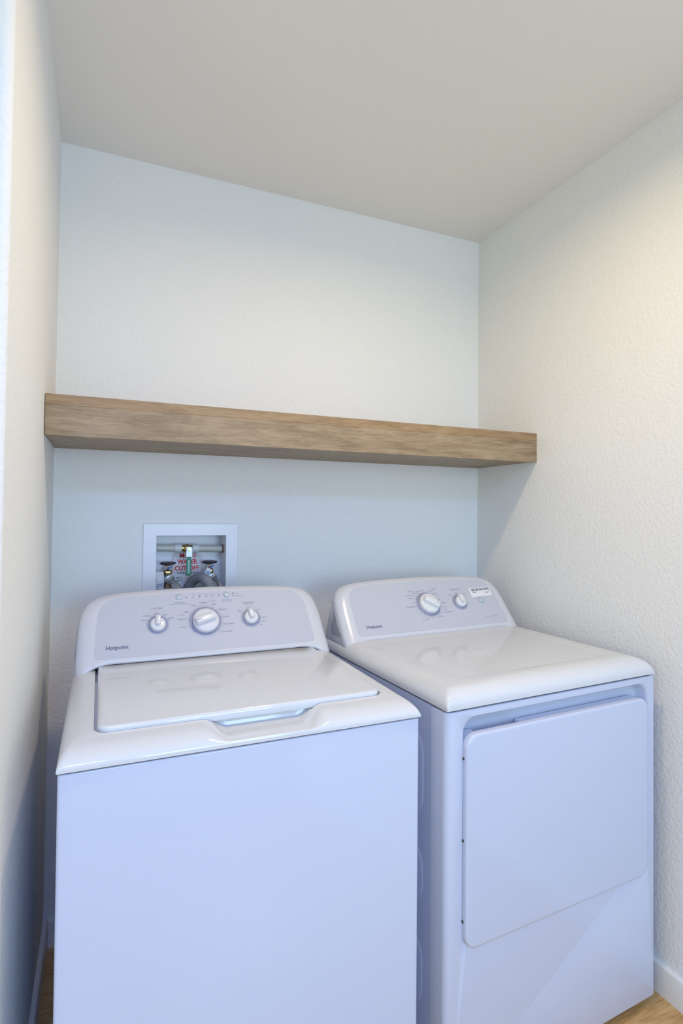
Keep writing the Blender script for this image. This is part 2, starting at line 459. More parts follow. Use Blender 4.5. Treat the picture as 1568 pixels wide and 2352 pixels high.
def deck_bm(ztop, zbot, hx, hy, hz, vback, scoop=None, dish=None, vfront=0.0):
    us = [W * 0 + hx * 1.1 * (1 - math.cos(math.pi / 2 * i / 9)) for i in range(10)]
    us = sorted(set([round(x, 5) for x in us] + [round(W - x, 5) for x in us]))
    lo, hi = hx * 1.1, W - hx * 1.1
    us += [round(x, 5) for x in (lin(lo, hi, 150) if scoop else lin(lo, hi, 110))[1:]]
    us = sorted(set(us))
    vs = [vfront + hy * 1.1 * (1 - math.cos(math.pi / 2 * i / 22)) for i in range(23)]
    vs += lin(vs[-1], vback, 130 if dish else 60)[1:] + [vback]
    if scoop: vs += [0.0815 + 0.0009 * i for i in range(6)]
    vs = sorted(set(round(v, 5) for v in vs))
    def f(u, v):
        a = max(0.0, 1 - (v - vfront) / hy); d = max(0.0, 1 - min(u, W - u) / hx)
        da = hz * (1 - math.sqrt(max(0, 1 - min(a, 1) ** 2))); db = hz * (1 - math.sqrt(max(0, 1 - min(d, 1) ** 2)))
        z = ztop - min(hz, (da ** 4 + db ** 4) ** 0.25)
        if scoop:
            ss = lambda x: 0 if x <= 0 else 1 if x >= 1 else x * x * (3 - 2 * x)
            s = min(ss((u - scoop[0]) / scoop[4]), ss((scoop[1] - u) / scoop[4]))
            zl = scoop[2]
            tgt = zl if v < scoop[3] else zl + (ztop - zl) * ss((v - scoop[3]) / 0.004)
            k = 0.0025; m = z - (z - tgt) * s
            z = min(z, m) if abs(z - m) > k else z - max(0, (k - abs(z - m))) * 0.0 - (z - m if m < z else 0)
        if dish:
            d0 = min(u - dish[0], dish[1] - u, v - dish[2], dish[3] - v)
            cr = dish[4]
            cu = max(dish[0] + cr - u, u - (dish[1] - cr), 0); cv = max(dish[2] + cr - v, v - (dish[3] - cr), 0)
            if cu > 0 and cv > 0: d0 = cr - math.hypot(cu, cv)
            t_ = min(max(d0 / 0.007, 0), 1); z -= 0.0016 * t_ * t_ * (3 - 2 * t_)
        return z
    bm = bmesh.new()
    g = [[bm.verts.new((u, v, f(u, v))) for u in us] for v in vs]
    for j in range(len(vs) - 1):
        for i in range(len(us) - 1):
            bm.faces.new((g[j][i], g[j][i + 1], g[j + 1][i + 1], g[j + 1][i]))
    rim = g[0] + [r[-1] for r in g[1:]] + list(reversed(g[-1][:-1])) + [r[0] for r in reversed(g[1:-1])]
    low = [bm.verts.new((v.co.x, v.co.y, zbot)) for v in rim]
    n = len(rim)
    for i in range(n):
        j = (i + 1) % n
        bm.faces.new((rim[j], rim[i], low[i], low[j]))
    bm.faces.new(list(reversed(low)))
    return bm

H = W / 2
KEYS = [  # outer (u,z) | panel border (u,z) | roll depth, from bottom centre round to top centre
    (H, .913, H, .927, .012), (.24, .913, .24, .927, .012), (.14, .913, .14, .927, .012), (.085, .913, .085, .927, .012),
    (.056, .907, .0635, .927, .015), (.032, .895, .0565, .9285, .020), (.013, .888, .0525, .933, .024),
    (.0085, .908, .0515, .943, .028), (.010, .95, .0535, .970, .028), (.013, 1.0, .0560, 1.008, .028),
    (.022, 1.032, .0600, 1.032, .026), (.042, 1.0545, .0690, 1.0470, .022), (.072, 1.0655, .0840, 1.0575, .017),
    (.115, 1.0715, .108, 1.0630, .014), (.20, 1.0758, .20, 1.0665, .012), (H, 1.0785, H, 1.0690, .012)]

def console_curves():
    c = cat([Vector((k[0], k[1], k[4])) for k in KEYS], 4)
    i = cat([Vector((k[2], k[3], 0)) for k in KEYS], 4)
    out = [(a.x, a.y, b_.x, b_.y, a.z) for a, b_ in zip(c, i)]
    mir = [(W - a, b_, W - c_, d, e) for a, b_, c_, d, e in reversed(out[1:-1])]
    return out + mir

def plane_v(z): return PV0 + PSL * (z - PZ0)

def console_bm():
    C = console_curves(); n = len(C)
    bm = bmesh.new(); rings = []
    STEP = 8
    for s in range(STEP + 1):
        x = s / STEP                                   # 0 at the panel border, 1 at the outer edge
        e = 1 - math.cos(x * math.pi / 2)              # depth fraction
        w = math.sin(x * math.pi / 2)
        rings.append([bm.verts.new((iu + (ou - iu) * w, plane_v(iz + (oz - iz) * w) + rd * e, iz + (oz - iz) * w)) for ou, oz, iu, iz, rd in C])
    back = []
    for ou, oz, iu, iz, rd in C:
        vo = plane_v(oz) + rd
        back.append(bm.verts.new((ou, max(vo + 0.004, 0.647 - 0.27 * (oz - 0.888)), oz)))
    rings.append(back)
    bm.faces.new(list(reversed(rings[0])))
    for a, b_ in zip(rings, rings[1:]):
        for i in range(n):
            j = (i + 1) % n
            bm.faces.new((a[i], b_[i], b_[j], a[j]))
    bm.faces.new(back)
    bmesh.ops.recalc_face_normals(bm, faces=bm.faces)
    return bm

def panel_bm():
    C = console_curves()
    poly = [(iu, (iz - PZ0) * PL) for ou, oz, iu, iz, rd in C]
    bm = bmesh.new()
    cxm = sum(p[0] for p in poly) / len(poly)
    a = [bm.verts.new((H + (x - H) * 0.997, y * 1.0 + (0.0005 if y < 0.05 else -0.0005), 0.0)) for x, y in poly]
    b_ = [bm.verts.new((v.co.x, v.co.y, 0.0006)) for v in a]
    bm.faces.new(a); bm.faces.new(b_)
    for i in range(len(a)):
        j = (i + 1) % len(a); bm.faces.new((a[i], a[j], b_[j], b_[i]))
    bmesh.ops.recalc_face_normals(bm, faces=bm.faces)
    bmesh.ops.transform(bm, matrix=PM, verts=bm.verts)
    return bm

def on_panel(u, t, h=0.0, rot=0.0):
    return PM @ Matrix.Translation((u, t, h)) @ Matrix.Rotation(rot, 4, 'Z')

def annulus(bm, r0, r1, M, h, mat_i, n=64):
    a = [bm.verts.new(M @ Vector((r0 * math.cos(2 * math.pi * i / n), r0 * math.sin(2 * math.pi * i / n), h))) for i in range(n)]
    c = [bm.verts.new(M @ Vector((r1 * math.cos(2 * math.pi * i / n), r1 * math.sin(2 * math.pi * i / n), h))) for i in range(n)]
    for i in range(n):
        j = (i + 1) % n
        bm.faces.new((a[i], c[i], c[j], a[j])).material_index = mat_i

def dial_scale(panel, u, t, r0, r1, rline, ticks, rt, line_w=0.0007):
    bm = bmesh.new(); M0 = on_panel(u, t)
    annulus(bm, r0, r1, M0, 0.0008, 0)
    annulus(bm, rline - line_w, rline, M0, 0.0008, 1)
    for a in ticks:
        q = math.radians(a); Mt = M0 @ Matrix.Rotation(q, 4, 'Z')
        vs = [bm.verts.new(Mt @ Vector(p)) for p in ((rt - .003, -.0007, .001), (rt + .0035, -.0007, .001), (rt + .0035, .0007, .001), (rt - .003, .0007, .001))]
        bm.faces.new(vs).material_index = 2
    return obj('dial_scale', bm, [M_ring, M_line, M_ink], panel)

def big_knob(parent, u, t, ang):
    """round selector with a raised grip bar; ang = direction the pointer end faces"""
    Mk = on_panel(u, t, 0.0006, ang)
    bm = lathe([(0.0345, 0), (0.0355, 0.004), (0.0352, 0.010), (0.0335, 0.0135), (0.030, 0.0148), (0, 0.0155)], 64, M=Mk)
    def outline(ins): return rrect(-0.027 + ins, 0.0325 - ins, -0.0125 + ins * 1.3, 0.0125 - ins * 1.3, [0.006, 0.004, 0.004, 0.006], 5)
    layered(outline, [(0.0, 0.008), (0.0005, 0.016), (0.0022, 0.026), (0.0032, 0.0285), (0.005, 0.0292)], bm, Mk)
    k = obj('knob', bm, M_knob, parent, 50)
    pm = bmesh.new()
    prism([(0.016, -0.0006), (0.0278, -0.0006), (0.0278, 0.0006), (0.016, 0.0006)], 0.0290, 0.0296, pm, Mk)
    obj('pointer_mark', pm, M_ink, k)
    return k

def small_knob(parent, u, t, ang):
    Mk = on_panel(u, t, 0.0006, ang)
    bm = lathe([(0.0190, 0), (0.0198, 0.003), (0.0195, 0.009), (0.018, 0.0118), (0.0155, 0.0128), (0, 0.0132)], 48, M=Mk)
    def outline(ins): return rrect(-0.0085 + ins, 0.0225 - ins, -0.0075 + ins, 0.0075 - ins, [0.007 - ins, 0.003, 0.003, 0.007 - ins], 6)
    layered(outline, [(0.0, 0.005), (0.0004, 0.0145), (0.0015, 0.0205), (0.0024, 0.0222), (0.0042, 0.0228)], bm, Mk)
    k = obj('knob', bm, M_knob, parent, 50)
    pm = bmesh.new()
    prism([(0.0135, -0.0005), (0.0185, -0.0005), (0.0185, 0.0005), (0.0135, 0.0005)], 0.0226, 0.0232, pm, Mk)
    obj('pointer_mark', pm, M_ink, k)
    return k

def push_button(parent, u, t, r, dome=0.003):
    Mk = on_panel(u, t, 0.0006)
    return obj('button', lathe([(r, 0), (r, dome * 0.7), (r * 0.92, dome), (r * 0.5, dome * 1.25), (0, dome * 1.3)], 40, M=Mk), M_btn, parent, 60)

def letter(panel, items):
    bm = bmesh.new()
    Mt = on_panel(0, 0, 0.0011)
    for s, u, t, w, c in items:
        i = {1: 0, 2: 1, 3: 2}[c]
        if s == '-':                                   # a line of print too fine to read
            x = u - w / 2; k = 0
            while x < u + w / 2 - 0.0005:
                ww = (0.0042, 0.0028, 0.0055, 0.0034)[k % 4]; ww = min(ww, u + w / 2 - x)
                vs = [bm.verts.new(Mt @ Vector(p)) for p in ((x, t - .0005, 0), (x + ww, t - .0005, 0), (x + ww, t + .0006, 0), (x, t + .0006, 0))]
                bm.faces.new(vs).material_index = i
                x += ww + 0.0009; k += 1
        else:
            text_into(bm, s, u, t, w, Mt, i, bold=0.0)
    return obj('printed_lettering', bm, [M_ink, M_teal, M_pale], panel)

def wordmark(panel, u, t, w):
    bm = bmesh.new()
    text_into(bm, 'Hotpoint', u, t, w, on_panel(0, 0, 0.0011), 0, bold=0.022)
    return obj('brand_lettering', bm, M_brand, panel)

def side_plate(parent, right=False):
    pts = [(.645, .8890), (.490, .8890), (.503, .9015), (.5235, .919), (.5535, .952), (.5785, .987), (.5985, 1.012), (.6075, 1.024), (.613, 1.018)]
    zu = ((.885, .0115), (.908, .0085), (.95, .010), (1.0, .013), (1.032, .022))
    def uo(z):
        for (z0, a), (z1, c) in zip(zu, zu[1:]):
            if z <= z1: return a + (c - a) * (z - z0) / (z1 - z0)
    bm = bmesh.new()
    f = (lambda u: W - u) if right else (lambda u: u)
    a = [bm.verts.new((f(uo(z) - 0.0020), v, z)) for v, z in pts]; b_ = [bm.verts.new((f(uo(z) + 0.003), v, z)) for v, z in pts]
    bmesh.ops.triangulate(bm, faces=[bm.faces.new(a), bm.faces.new(b_)])
    for i in range(len(pts)):
        j = (i + 1) % len(pts); bm.faces.new((a[i], a[j], b_[j], b_[i]))
    bmesh.ops.recalc_face_normals(bm, faces=bm.faces)
    o = obj('side_panel', bm, M_side, parent)
    o['label'] = 'grey end panel of the control console'
    return o

def feet(parent, vb):
    for u in (0.05, W - 0.05):
        for v in (0.06, vb - 0.06):
            obj('leveling_foot', lathe([(0.018, 0), (0.02, 0.003), (0.02, 0.010), (0.008, 0.012), (0.008, 0.026)], 20), M_rub, parent, loc=(u, v, 0))

# ------------------------------------------------------------------ washing machine
wm = thing('washing_machine', 'white top-loading washing machine with three-knob console, left of the dryer', 'washing machine', (-0.0604, 1.0262, 0), 0.0024)
bm = bmesh.new(); box(bm, 0.002, W - 0.002, 0.003, 0.640, 0.022, 0.8655)
bevel(bm, lambda e: e.verts[0].co.y < 0.01 and e.verts[1].co.y < 0.01 and abs(e.verts[0].co.z - e.verts[1].co.z) > 0.1, 0.006, 4)
bevel(bm, lambda e: all(v.co.z > 0.86 for v in e.verts) and len(e.link_faces) == 2 and e.calc_face_angle(0) > 1.0, 0.003, 3)
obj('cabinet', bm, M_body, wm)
obj('seam_gap_block', bbox_bm(0.012, W - 0.012, 0.009, 0.63, 0.8656, 0.8692, 0), M_gap, wm)  # dark block put in for the shaded open gap below the deck
LU0, LU1, LV0, LV1 = 0.0605, 0.6275, 0.0695, 0.520
deck = deck_bm(0.9025, 0.8693, 0.040, 0.085, 0.0285, 0.645, scoop=(0.243, 0.487, 0.8790, 0.0825, 0.052), vfront=0.0)
cut = prism(rrect(LU0 - 0.0055, LU1 + 0.005, LV0 - 0.0022, LV1 + 0.02, [0.024, 0.024, 0.012, 0.012], 8), 0.8925, 0.95)
obj('top_deck', bool_diff(deck, [cut]), M_enamel, wm, 32)
lid_out = lambda i: rrect(LU0 + i, LU1 - i, LV0 + i, LV1 - i, [max(0.022 - i, .004), max(0.022 - i, .004), 0.012, 0.012], 8)
obj('lid', layered(lid_out, [(0.001, 0.8945), (0.0, 0.897), (0.0, 0.9055), (0.0008, 0.9085), (0.0028, 0.9108), (0.0060, 0.9118)]), M_enamel, wm, 40)
con = obj('console', console_bm(), M_plast, wm, 40)
pan = obj('control_panel', panel_bm(), M_decal, wm)
pan['label'] = 'grey-blue control panel face'
WT = [('Load Size', 0.2046, 0.1386, 0.0284, 1), ('Medium', 0.1799, 0.1167, 0.0189, 1), ('Small', 0.1707, 0.1045, 0.0125, 1), ('Large', 0.2043, 0.1218, 0.0123, 1), ('Super', 0.2268, 0.1171, 0.0129, 1), ('Precise', 0.2403, 0.107, 0.0161, 1), ('Fill', 0.2356, 0.1013, 0.0065, 1), ('Deep Rinse', 0.2651, 0.1527, 0.0267, 2), ('-', 0.2648, 0.1471, 0.0506, 1), ('Fill', 0.3043, 0.174, 0.006, 3), ('Soak', 0.322, 0.174, 0.0105, 3), ('Wash', 0.3402, 0.1742, 0.0112, 3), ('Rinse', 0.358, 0.1745, 0.0113, 3), ('Spin', 0.3762, 0.1745, 0.0085, 3), ('Start/Pause', 0.3969, 0.1531, 0.027, 2), ('-', 0.3972, 0.1479, 0.027, 2), ('Power', 0.4261, 0.1733, 0.0131, 3), ('Lid Locked', 0.4309, 0.165, 0.0247, 3), ('Heavy', 0.3035, 0.141, 0.0157, 1), ('Medium', 0.3308, 0.1485, 0.0215, 1), ('-', 0.3304, 0.1444, 0.011, 3), ('Colors', 0.3548, 0.1518, 0.0195, 2), ('Light', 0.3582, 0.1419, 0.0134, 1), ('Delicates', 0.3815, 0.1234, 0.0229, 1), ('Casuals', 0.3886, 0.1, 0.0189, 1), ('Bulky Items', 0.3948, 0.0773, 0.0299, 1), ('Drain & Spin', 0.3857, 0.0544, 0.0314, 1), ('Light', 0.2817, 0.1218, 0.0133, 1), ('Whites', 0.2672, 0.1136, 0.0211, 3), ('Medium', 0.2681, 0.1001, 0.021, 1), ('Heavy', 0.2717, 0.076, 0.0156, 1), ('Temperature', 0.4572, 0.1408, 0.0379, 1), ('-', 0.4575, 0.1345, 0.0262, 1), ('Cold', 0.4568, 0.1237, 0.011, 3), ('Tap', 0.4278, 0.1179, 0.0071, 1), ('Cold', 0.4285, 0.1121, 0.0102, 1), ('Cool', 0.4834, 0.1147, 0.0102, 1), ('Colors', 0.4963, 0.0901, 0.014, 1), ('Warm', 0.4938, 0.0768, 0.0122, 1), ('Hot', 0.4845, 0.0661, 0.0081, 1)]
letter(pan, [q for q in WT if q[1] < 0.245])
letter(pan, [q for q in WT if q[1] >= 0.245 and not (q[1] > 0.42 and q[2] < 0.145)])
letter(pan, [q for q in WT if q[1] > 0.436 and q[2] < 0.145])
letter(pan, [q for q in WT if 0.42 < q[1] <= 0.436 and q[2] < 0.145])
wordmark(pan, 0.1054, 0.0322, 0.0539)
for u, t in [(0.2859, 0.1671), (0.3042, 0.1669), (0.3219, 0.1668), (0.3401, 0.1671), (0.3581, 0.1673), (0.376, 0.1676), (0.4162, 0.1735), (0.416, 0.1649)]:
    obj('indicator_light', lathe([(0.0013, 0), (0.0013, 0.0006), (0, 0.0009)], 14, M=on_panel(u, t, 0.0006)), M_dark, pan)
dial_scale(pan, 0.3308, 0.0905, 0.0, 0.0445, 0.0488, [116, 89, 62, 36, 9, -16, -40, 144, 172, -162], 0.0415)
dial_scale(pan, 0.2056, 0.0886, 0.0, 0.0272, 0.0291, [151, 120, 60, 31], 0.0248)
dial_scale(pan, 0.4581, 0.0898, 0.0, 0.0272, 0.0291, [139, 46, 0, -23, -46], 0.0248)
big_knob(wm, 0.3312, 0.0880, math.radians(197))
small_knob(wm, 0.2056, 0.0868, math.radians(88))
small_knob(wm, 0.4581, 0.0895, math.radians(98))
push_button(wm, 0.2654, 0.1686, 0.0087)
push_button(wm, 0.3980, 0.1696, 0.0087)
side_plate(wm); side_plate(wm, True)
feet(wm, 0.64)

# ------------------------------------------------------------------ clothes dryer
dr = thing('clothes_dryer', 'white front-loading clothes dryer with a square door, right of the washer', 'clothes dryer', (0.6864, 1.0218, 0), 0.0553)
bm = bmesh.new(); box(bm, 0.001, W - 0.001, 0.0605, 0.640, 0.022, 0.8685)
for z0_, z1_ in ((0.60, 0.80), (0.40, 0.54), (0.17, 0.335)):
    layered(lambda i: rrect(0.086 + i, 0.50 - i, z0_ + i, z1_ - i, 0.05, 6), [(0.0, 0.0), (0.003, 0.0010), (0.008, 0.0014)], bm,
            Matrix(((0, 0, -1, 0.001), (1, 0, 0, 0), (0, 1, 0, 0), (0, 0, 0, 1))))
bmesh.ops.recalc_face_normals(bm, faces=bm.faces)
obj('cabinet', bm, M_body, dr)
bm = bmesh.new(); box(bm, 0.0, W, 0.0, 0.0585, 0.020, 0.8680)
bevel(bm, lambda e: e.verts[0].co.y < 0.01 and e.verts[1].co.y < 0.01 and abs(e.verts[0].co.z - e.verts[1].co.z) > 0.1 and e.verts[0].co.x < 0.1, 0.015, 6)
bevel(bm, lambda e: e.verts[0].co.y < 0.01 and e.verts[1].co.y < 0.01 and abs(e.verts[0].co.z - e.verts[1].co.z) > 0.1 and e.verts[0].co.x > 0.6, 0.004, 4)
bevel(bm, lambda e: e.calc_face_angle(0) > 1.0 and (all(v.co.z > 0.86 for v in e.verts) or all(v.co.z < 0.03 for v in e.verts)), 0.0035, 3)
# finger recess above the door, softened towards its floor
Mc = Matrix(((1, 0, 0, 0), (0, 0, 1, 0), (0, 1, 0, 0), (0, 0, 0, 1)))
cut = layered(lambda i: rrect(0.0435 + i, 0.6575 - i, 0.40 + i, 0.8525 - i, [0.02, 0.02, 0.034, 0.034], 8),
              [(-0.004, -0.003), (0.0, 0.001), (0.003, 0.008), (0.006, 0.022), (0.010, 0.029), (0.016, 0.031)], None, Mc)
bmesh.ops.recalc_face_normals(cut, faces=cut.faces)
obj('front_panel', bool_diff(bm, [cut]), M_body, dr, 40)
obj('seam_gap_block', bbox_bm(0.010, W - 0.010, 0.008, 0.63, 0.8686, 0.8728, 0), M_gap, dr)  # dark block standing in for the shaded gap under the dryer top
obj('top_deck', deck_bm(0.9155, 0.8730, 0.048, 0.055, 0.0365, 0.655, dish=(0.078, W - 0.078, 0.066, 0.470, 0.045), vfront=-0.0015), M_enamel, dr, 32)
# door
Md = Matrix(((1, 0, 0, 0), (0, 0, -1, 0), (0, 1, 0, 0), (0, 0, 0, 1)))     # outline (u,z), height towards the room
dout = lambda i: rrect(0.0430 + i, 0.6440 - i, 0.3585 + i, 0.8190 - i, [max(0.032 - i, .01)] * 4, 8)
bm = layered(dout, [(0.0005, -0.004), (0.0, 0.008), (0.0005, 0.0105), (0.0020, 0.0125), (0.0045, 0.0135), (0.007, 0.0138)], None, Md)
bmesh.ops.recalc_face_normals(bm, faces=bm.faces)
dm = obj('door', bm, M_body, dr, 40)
# thicker inner part of the door behind its top edge, with the open grip on the left
bm = layered(lambda i: rrect(0.214 + i, 0.627 - i, 0.50, 0.8175 - i, [0.002, 0.002, 0.012, 0.004], 5), [(0.0, -0.024), (0.0, -0.0041)], None, Md)
bmesh.ops.recalc_face_normals(bm, faces=bm.faces)
layered(lambda i: rrect(0.0455 + i, 0.082 - i, 0.50, 0.8165 - i, [0.002, 0.002, 0.004, 0.026], 6), [(0.0, -0.024), (0.0, -0.0041)], bm, Md)
bmesh.ops.recalc_face_normals(bm, faces=bm.faces)
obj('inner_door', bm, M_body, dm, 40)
for z in (0.7665, 0.590, 0.417):
    Ms = Matrix.Translation((0.0430, -0.0025, z)) @ Matrix.Rotation(-math.pi / 2, 4, 'Y')
    obj('screw', lathe([(0.0032, -0.0003), (0.0032, 0.0008), (0.0018, 0.0012), (0, 0.0006)], 14, M=Ms), M_gap, dm)
con = obj('console', console_bm(), M_plast, dr, 40)
pan = obj('control_panel', panel_bm(), M_decal, dr)
pan['label'] = 'grey-blue control panel face'
DT = [('Temperature', 0.469, 0.1428, 0.0414, 1), ('Cottons', 0.441, 0.1237, 0.0162, 2), ('-', 0.4397, 0.119, 0.0132, 3), ('Casuals', 0.4684, 0.1299, 0.0144, 3), ('Delicates', 0.4959, 0.1227, 0.0196, 1), ('Cottons', 0.2889, 0.1457, 0.0235, 2), ('Easy Care', 0.3198, 0.1442, 0.0183, 1), ('Less Dry', 0.3035, 0.1381, 0.0209, 1), ('Optimum Dry', 0.2824, 0.1296, 0.033, 1), ('More Dry', 0.2827, 0.1197, 0.0219, 1), ('Off', 0.2837, 0.1035, 0.0068, 1), ('Timed Fluff', 0.2679, 0.0881, 0.0337, 1), ('20', 0.2862, 0.0747, 0.0049, 1), ('30', 0.2932, 0.0615, 0.0049, 1), ('40', 0.3045, 0.0516, 0.0049, 1), ('50', 0.3191, 0.0451, 0.0049, 1), ('60', 0.3333, 0.0418, 0.0049, 1), ('70', 0.3481, 0.0419, 0.005, 1), ('80 Min', 0.3681, 0.046, 0.0173, 1), ('Timed Dry', 0.3064, 0.0384, 0.0257, 2), ('Off', 0.3401, 0.1458, 0.0071, 1), ('Casuals', 0.3823, 0.1493, 0.0217, 2), ('More Dry', 0.3683, 0.1417, 0.023, 1), ('Less Dry', 0.3831, 0.1318, 0.0196, 1), ('-', 0.3896, 0.1229, 0.0179, 1), ('Off', 0.3901, 0.1076, 0.0063, 1), ('More Dry', 0.4006, 0.0949, 0.023, 1), ('Less Dry', 0.398, 0.0794, 0.0205, 1), ('-', 0.3946, 0.0702, 0.0176, 1), ('Off', 0.3802, 0.0586, 0.007, 1), ('Delicates', 0.4049, 0.0607, 0.027, 2), ('-', 0.5579, 0.0294, 0.0242, 1), ('-', 0.5873, 0.0297, 0.0214, 1)]
letter(pan, [q for q in DT if q[1] < 0.415])
letter(pan, [q for q in DT if 0.415 <= q[1] < 0.53])
letter(pan, [q for q in DT if q[1] >= 0.53])
wordmark(pan, 0.1133, 0.0319, 0.0543)
dial_scale(pan, 0.3387, 0.0932, 0.0, 0.0445, 0.0478, [118, 137, 151, -175, -161, -145, -130, -114, -97, -81, -64, -17, 48, 69], 0.0440)
dial_scale(pan, 0.4679, 0.0923, 0.0, 0.0292, 0.0295, [], 0.0248)
big_knob(dr, 0.3390, 0.0925, math.radians(-34))
small_knob(dr, 0.4680, 0.0915, math.radians(90))
push_button(dr, 0.5598, 0.0926, 0.0108, 0.004)
# service sticker with a barcode (drawn without its square code)
sa, sb, sc, sd = Vector((0.529, 0.1414, 0)), Vector((0.6207, 0.1448, 0)), Vector((0.6186, 0.1099, 0)), Vector((0.5269, 0.1068, 0))
bm = bmesh.new(); Mt = on_panel(0, 0, 0.0009)
def spt(x, y): return Mt @ (sa * (1 - x) * (1 - y) + sb * x * (1 - y) + sc * x * y + sd * (1 - x) * y)
def squad(x0_, x1_, y0_, y1_, h, mi):
    hv = (PM.to_3x3() @ Vector((0, 0, h)))
    vs = [bm.verts.new(spt(x, y) + hv) for x, y in ((x0_, y1_), (x1_, y1_), (x1_, y0_), (x0_, y0_))]
    bm.faces.new(vs).material_index = mi
squad(0, 1, 0, 1, 0, 0)
x = 0.10; k = 0
pat = [2, 1, 1, 2, 3, 1, 1, 1, 2, 2, 1, 3, 1, 2, 1, 1, 3, 1, 2, 1, 1, 2, 1, 3, 2, 1, 1, 2, 1, 1, 3, 2, 1, 1, 2, 1, 2, 2, 1, 3, 1, 1, 2, 1, 1, 2, 3, 1, 1, 2, 1, 2, 1, 1, 2, 1, 2]
unit = 0.85 / sum(pat)
for k, w in enumerate(pat):
    if k % 2 == 0: squad(x, x + w * unit, 0.08, 0.36, 0.0003, 1)
    x += w * unit
for (a, b_, c) in ((0.12, 0.31, 0.44), (0.12, 0.26, 0.53), (0.72, 0.92, 0.56), (0.72, 0.87, 0.66)):
    squad(a, b_, c, c + 0.035, 0.0003, 1)
o = obj('barcode_sticker', bm, [M_paper, M_black], dr)
o['label'] = 'white sticker with a black barcode'
side_plate(dr); side_plate(dr, True)
feet(dr, 0.64)

# ------------------------------------------------------------------ washer outlet box in the back wall
ob = thing('washer_outlet_box', 'white plastic washer outlet box recessed in the back wall above the washer', 'outlet box', (0.2765, YB, 1.0))
OX = 0.2765
fx0, fx1, fz0, fz1 = 0.1245 - OX, 0.4285 - OX, 0.972 - 1, 1.2565 - 1
ix0, ix1, iz0, iz1 = 0.1655 - OX, 0.3885 - OX, 1.0355 - 1, 1.2175 - 1
bm = bmesh.new()
def frame_ring(lv):
    rings = []
    for (o_in, i_in, y) in lv: pass
outer = lambda i: rrect(fx0 + i, fx1 - i, fz0 + i, fz1 - i, 0.004, 3)
inner = lambda i: rrect(ix0 - i, ix1 + i, iz0 - i, iz1 + i, 0.0015, 3)
rs = []
for poly, y in ((outer(0), 0.0), (outer(0), -0.004), (outer(0.0015), -0.006), (inner(0.0012), -0.006), (inner(0), -0.005), (inner(0), 0.0)):
    rs.append([bm.verts.new((p[0], y, p[1])) for p in poly])
for a, b_ in zip(rs, rs[1:] + rs[:1]):
    n = len(a)
    for i in range(n):
        j = (i + 1) % n; bm.faces.new((a[i], a[j], b_[j], b_[i]))
bmesh.ops.recalc_face_normals(bm, faces=bm.faces)
obj('frame', bm, M_boxpl, ob, 12)
BD = 0.092
bm = bmesh.new()
box(bm, ix0 - 0.003, ix1 + 0.003, BD, BD + 0.003, iz0 - 0.003, iz1 + 0.003)
box(bm, ix0 - 0.003, ix0, 0.0002, BD, iz0 - 0.003, iz1 + 0.003); box(bm, ix1, ix1 + 0.003, 0.0002, BD, iz0 - 0.003, iz1 + 0.003)
box(bm, ix0, ix1, 0.0002, BD, iz0 - 0.003, iz0); box(bm, ix0, ix1, 0.0002, BD, iz1, iz1 + 0.003)
obj('recess_box', bm, M_boxpl, ob)
obj('mounting_collar', lathe([(0.026, 0), (0.026, 0.005), (0.022, 0.007), (0, 0.007)], 28), M_boxpl, ob, loc=(0.2065 - OX, 0.042, iz0))
obj('mounting_collar', lathe([(0.026, 0), (0.026, 0.005), (0.022, 0.007), (0, 0.007)], 28), M_boxpl, ob, loc=(0.3530 - OX, 0.050, iz0))

# main shut-off pipe across the top of the box
PY = YB + 0.046
def xrot(x, z, y=PY): return Matrix.Translation((x, y, z)) @ Matrix.Rotation(math.pi / 2, 4, 'Y')
sp_ = thing('shutoff_pipe', 'pale plastic water pipe with green-handled brass valve across the outlet box', 'water pipe', (0.272, PY, 1.172))
def loc_m(x, z, y=PY): return Matrix.Translation((-0.272, -PY, -1.172)) @ xrot(x, z, y)
tilt = lambda x: 1.1755 - (x - 0.168) * 0.028
def seg(x0_, x1_, prof): 
    return Matrix.Translation((-0.272, -PY, -1.172)) @ Matrix.Translation((x0_, PY, tilt(x0_))) @ Matrix.Rotation(math.pi / 2 + 0.028, 4, 'Y')
obj('pipe', lathe([(0.0115, 0), (0.0115, 0.072)], 28, M=seg(0.1662, 0, 0)), M_pex, sp_)
obj('pipe', lathe([(0.0115, 0), (0.0115, 0.084)], 28, M=seg(0.304, 0, 0)), M_pex, sp_)
cprof = [(0.0125, 0), (0.0143, 0.002), (0.0147, 0.012), (0.0147, 0.0225), (0.013, 0.0235)]
obj('coupling', lathe(cprof, 32, M=seg(0.2270, 0, 0)), M_coup, sp_)
obj('coupling', lathe([(r, 0.0245 - z) for r, z in reversed(cprof)], 32, M=seg(0.2830, 0, 0)), M_coup, sp_)
obj('valve_body', lathe([(0.0125, 0), (0.0125, 0.005), (0.0105, 0.007), (0.0145, 0.012), (0.0150, 0.0175), (0.0145, 0.023), (0.0105, 0.028), (0.0125, 0.030), (0.0125, 0.0335)], 32, M=seg(0.2500, 0, 0)), M_brass, sp_)
obj('wall_grommet', lathe([(0.0122, 0), (0.0145, 0), (0.0145, 0.004), (0.0122, 0.004)], 28, M=seg(0.3838, 0, 0)), M_bronze, sp_)
bm = lathe([(0.008, 0), (0.008, 0.014)], 20, M=Matrix.Translation((0, -0.012, -0.004)) @ Matrix.Rotation(math.pi / 2, 4, 'X'))
obj('valve_stem', bm, M_brass, sp_)
LYs = -0.0275
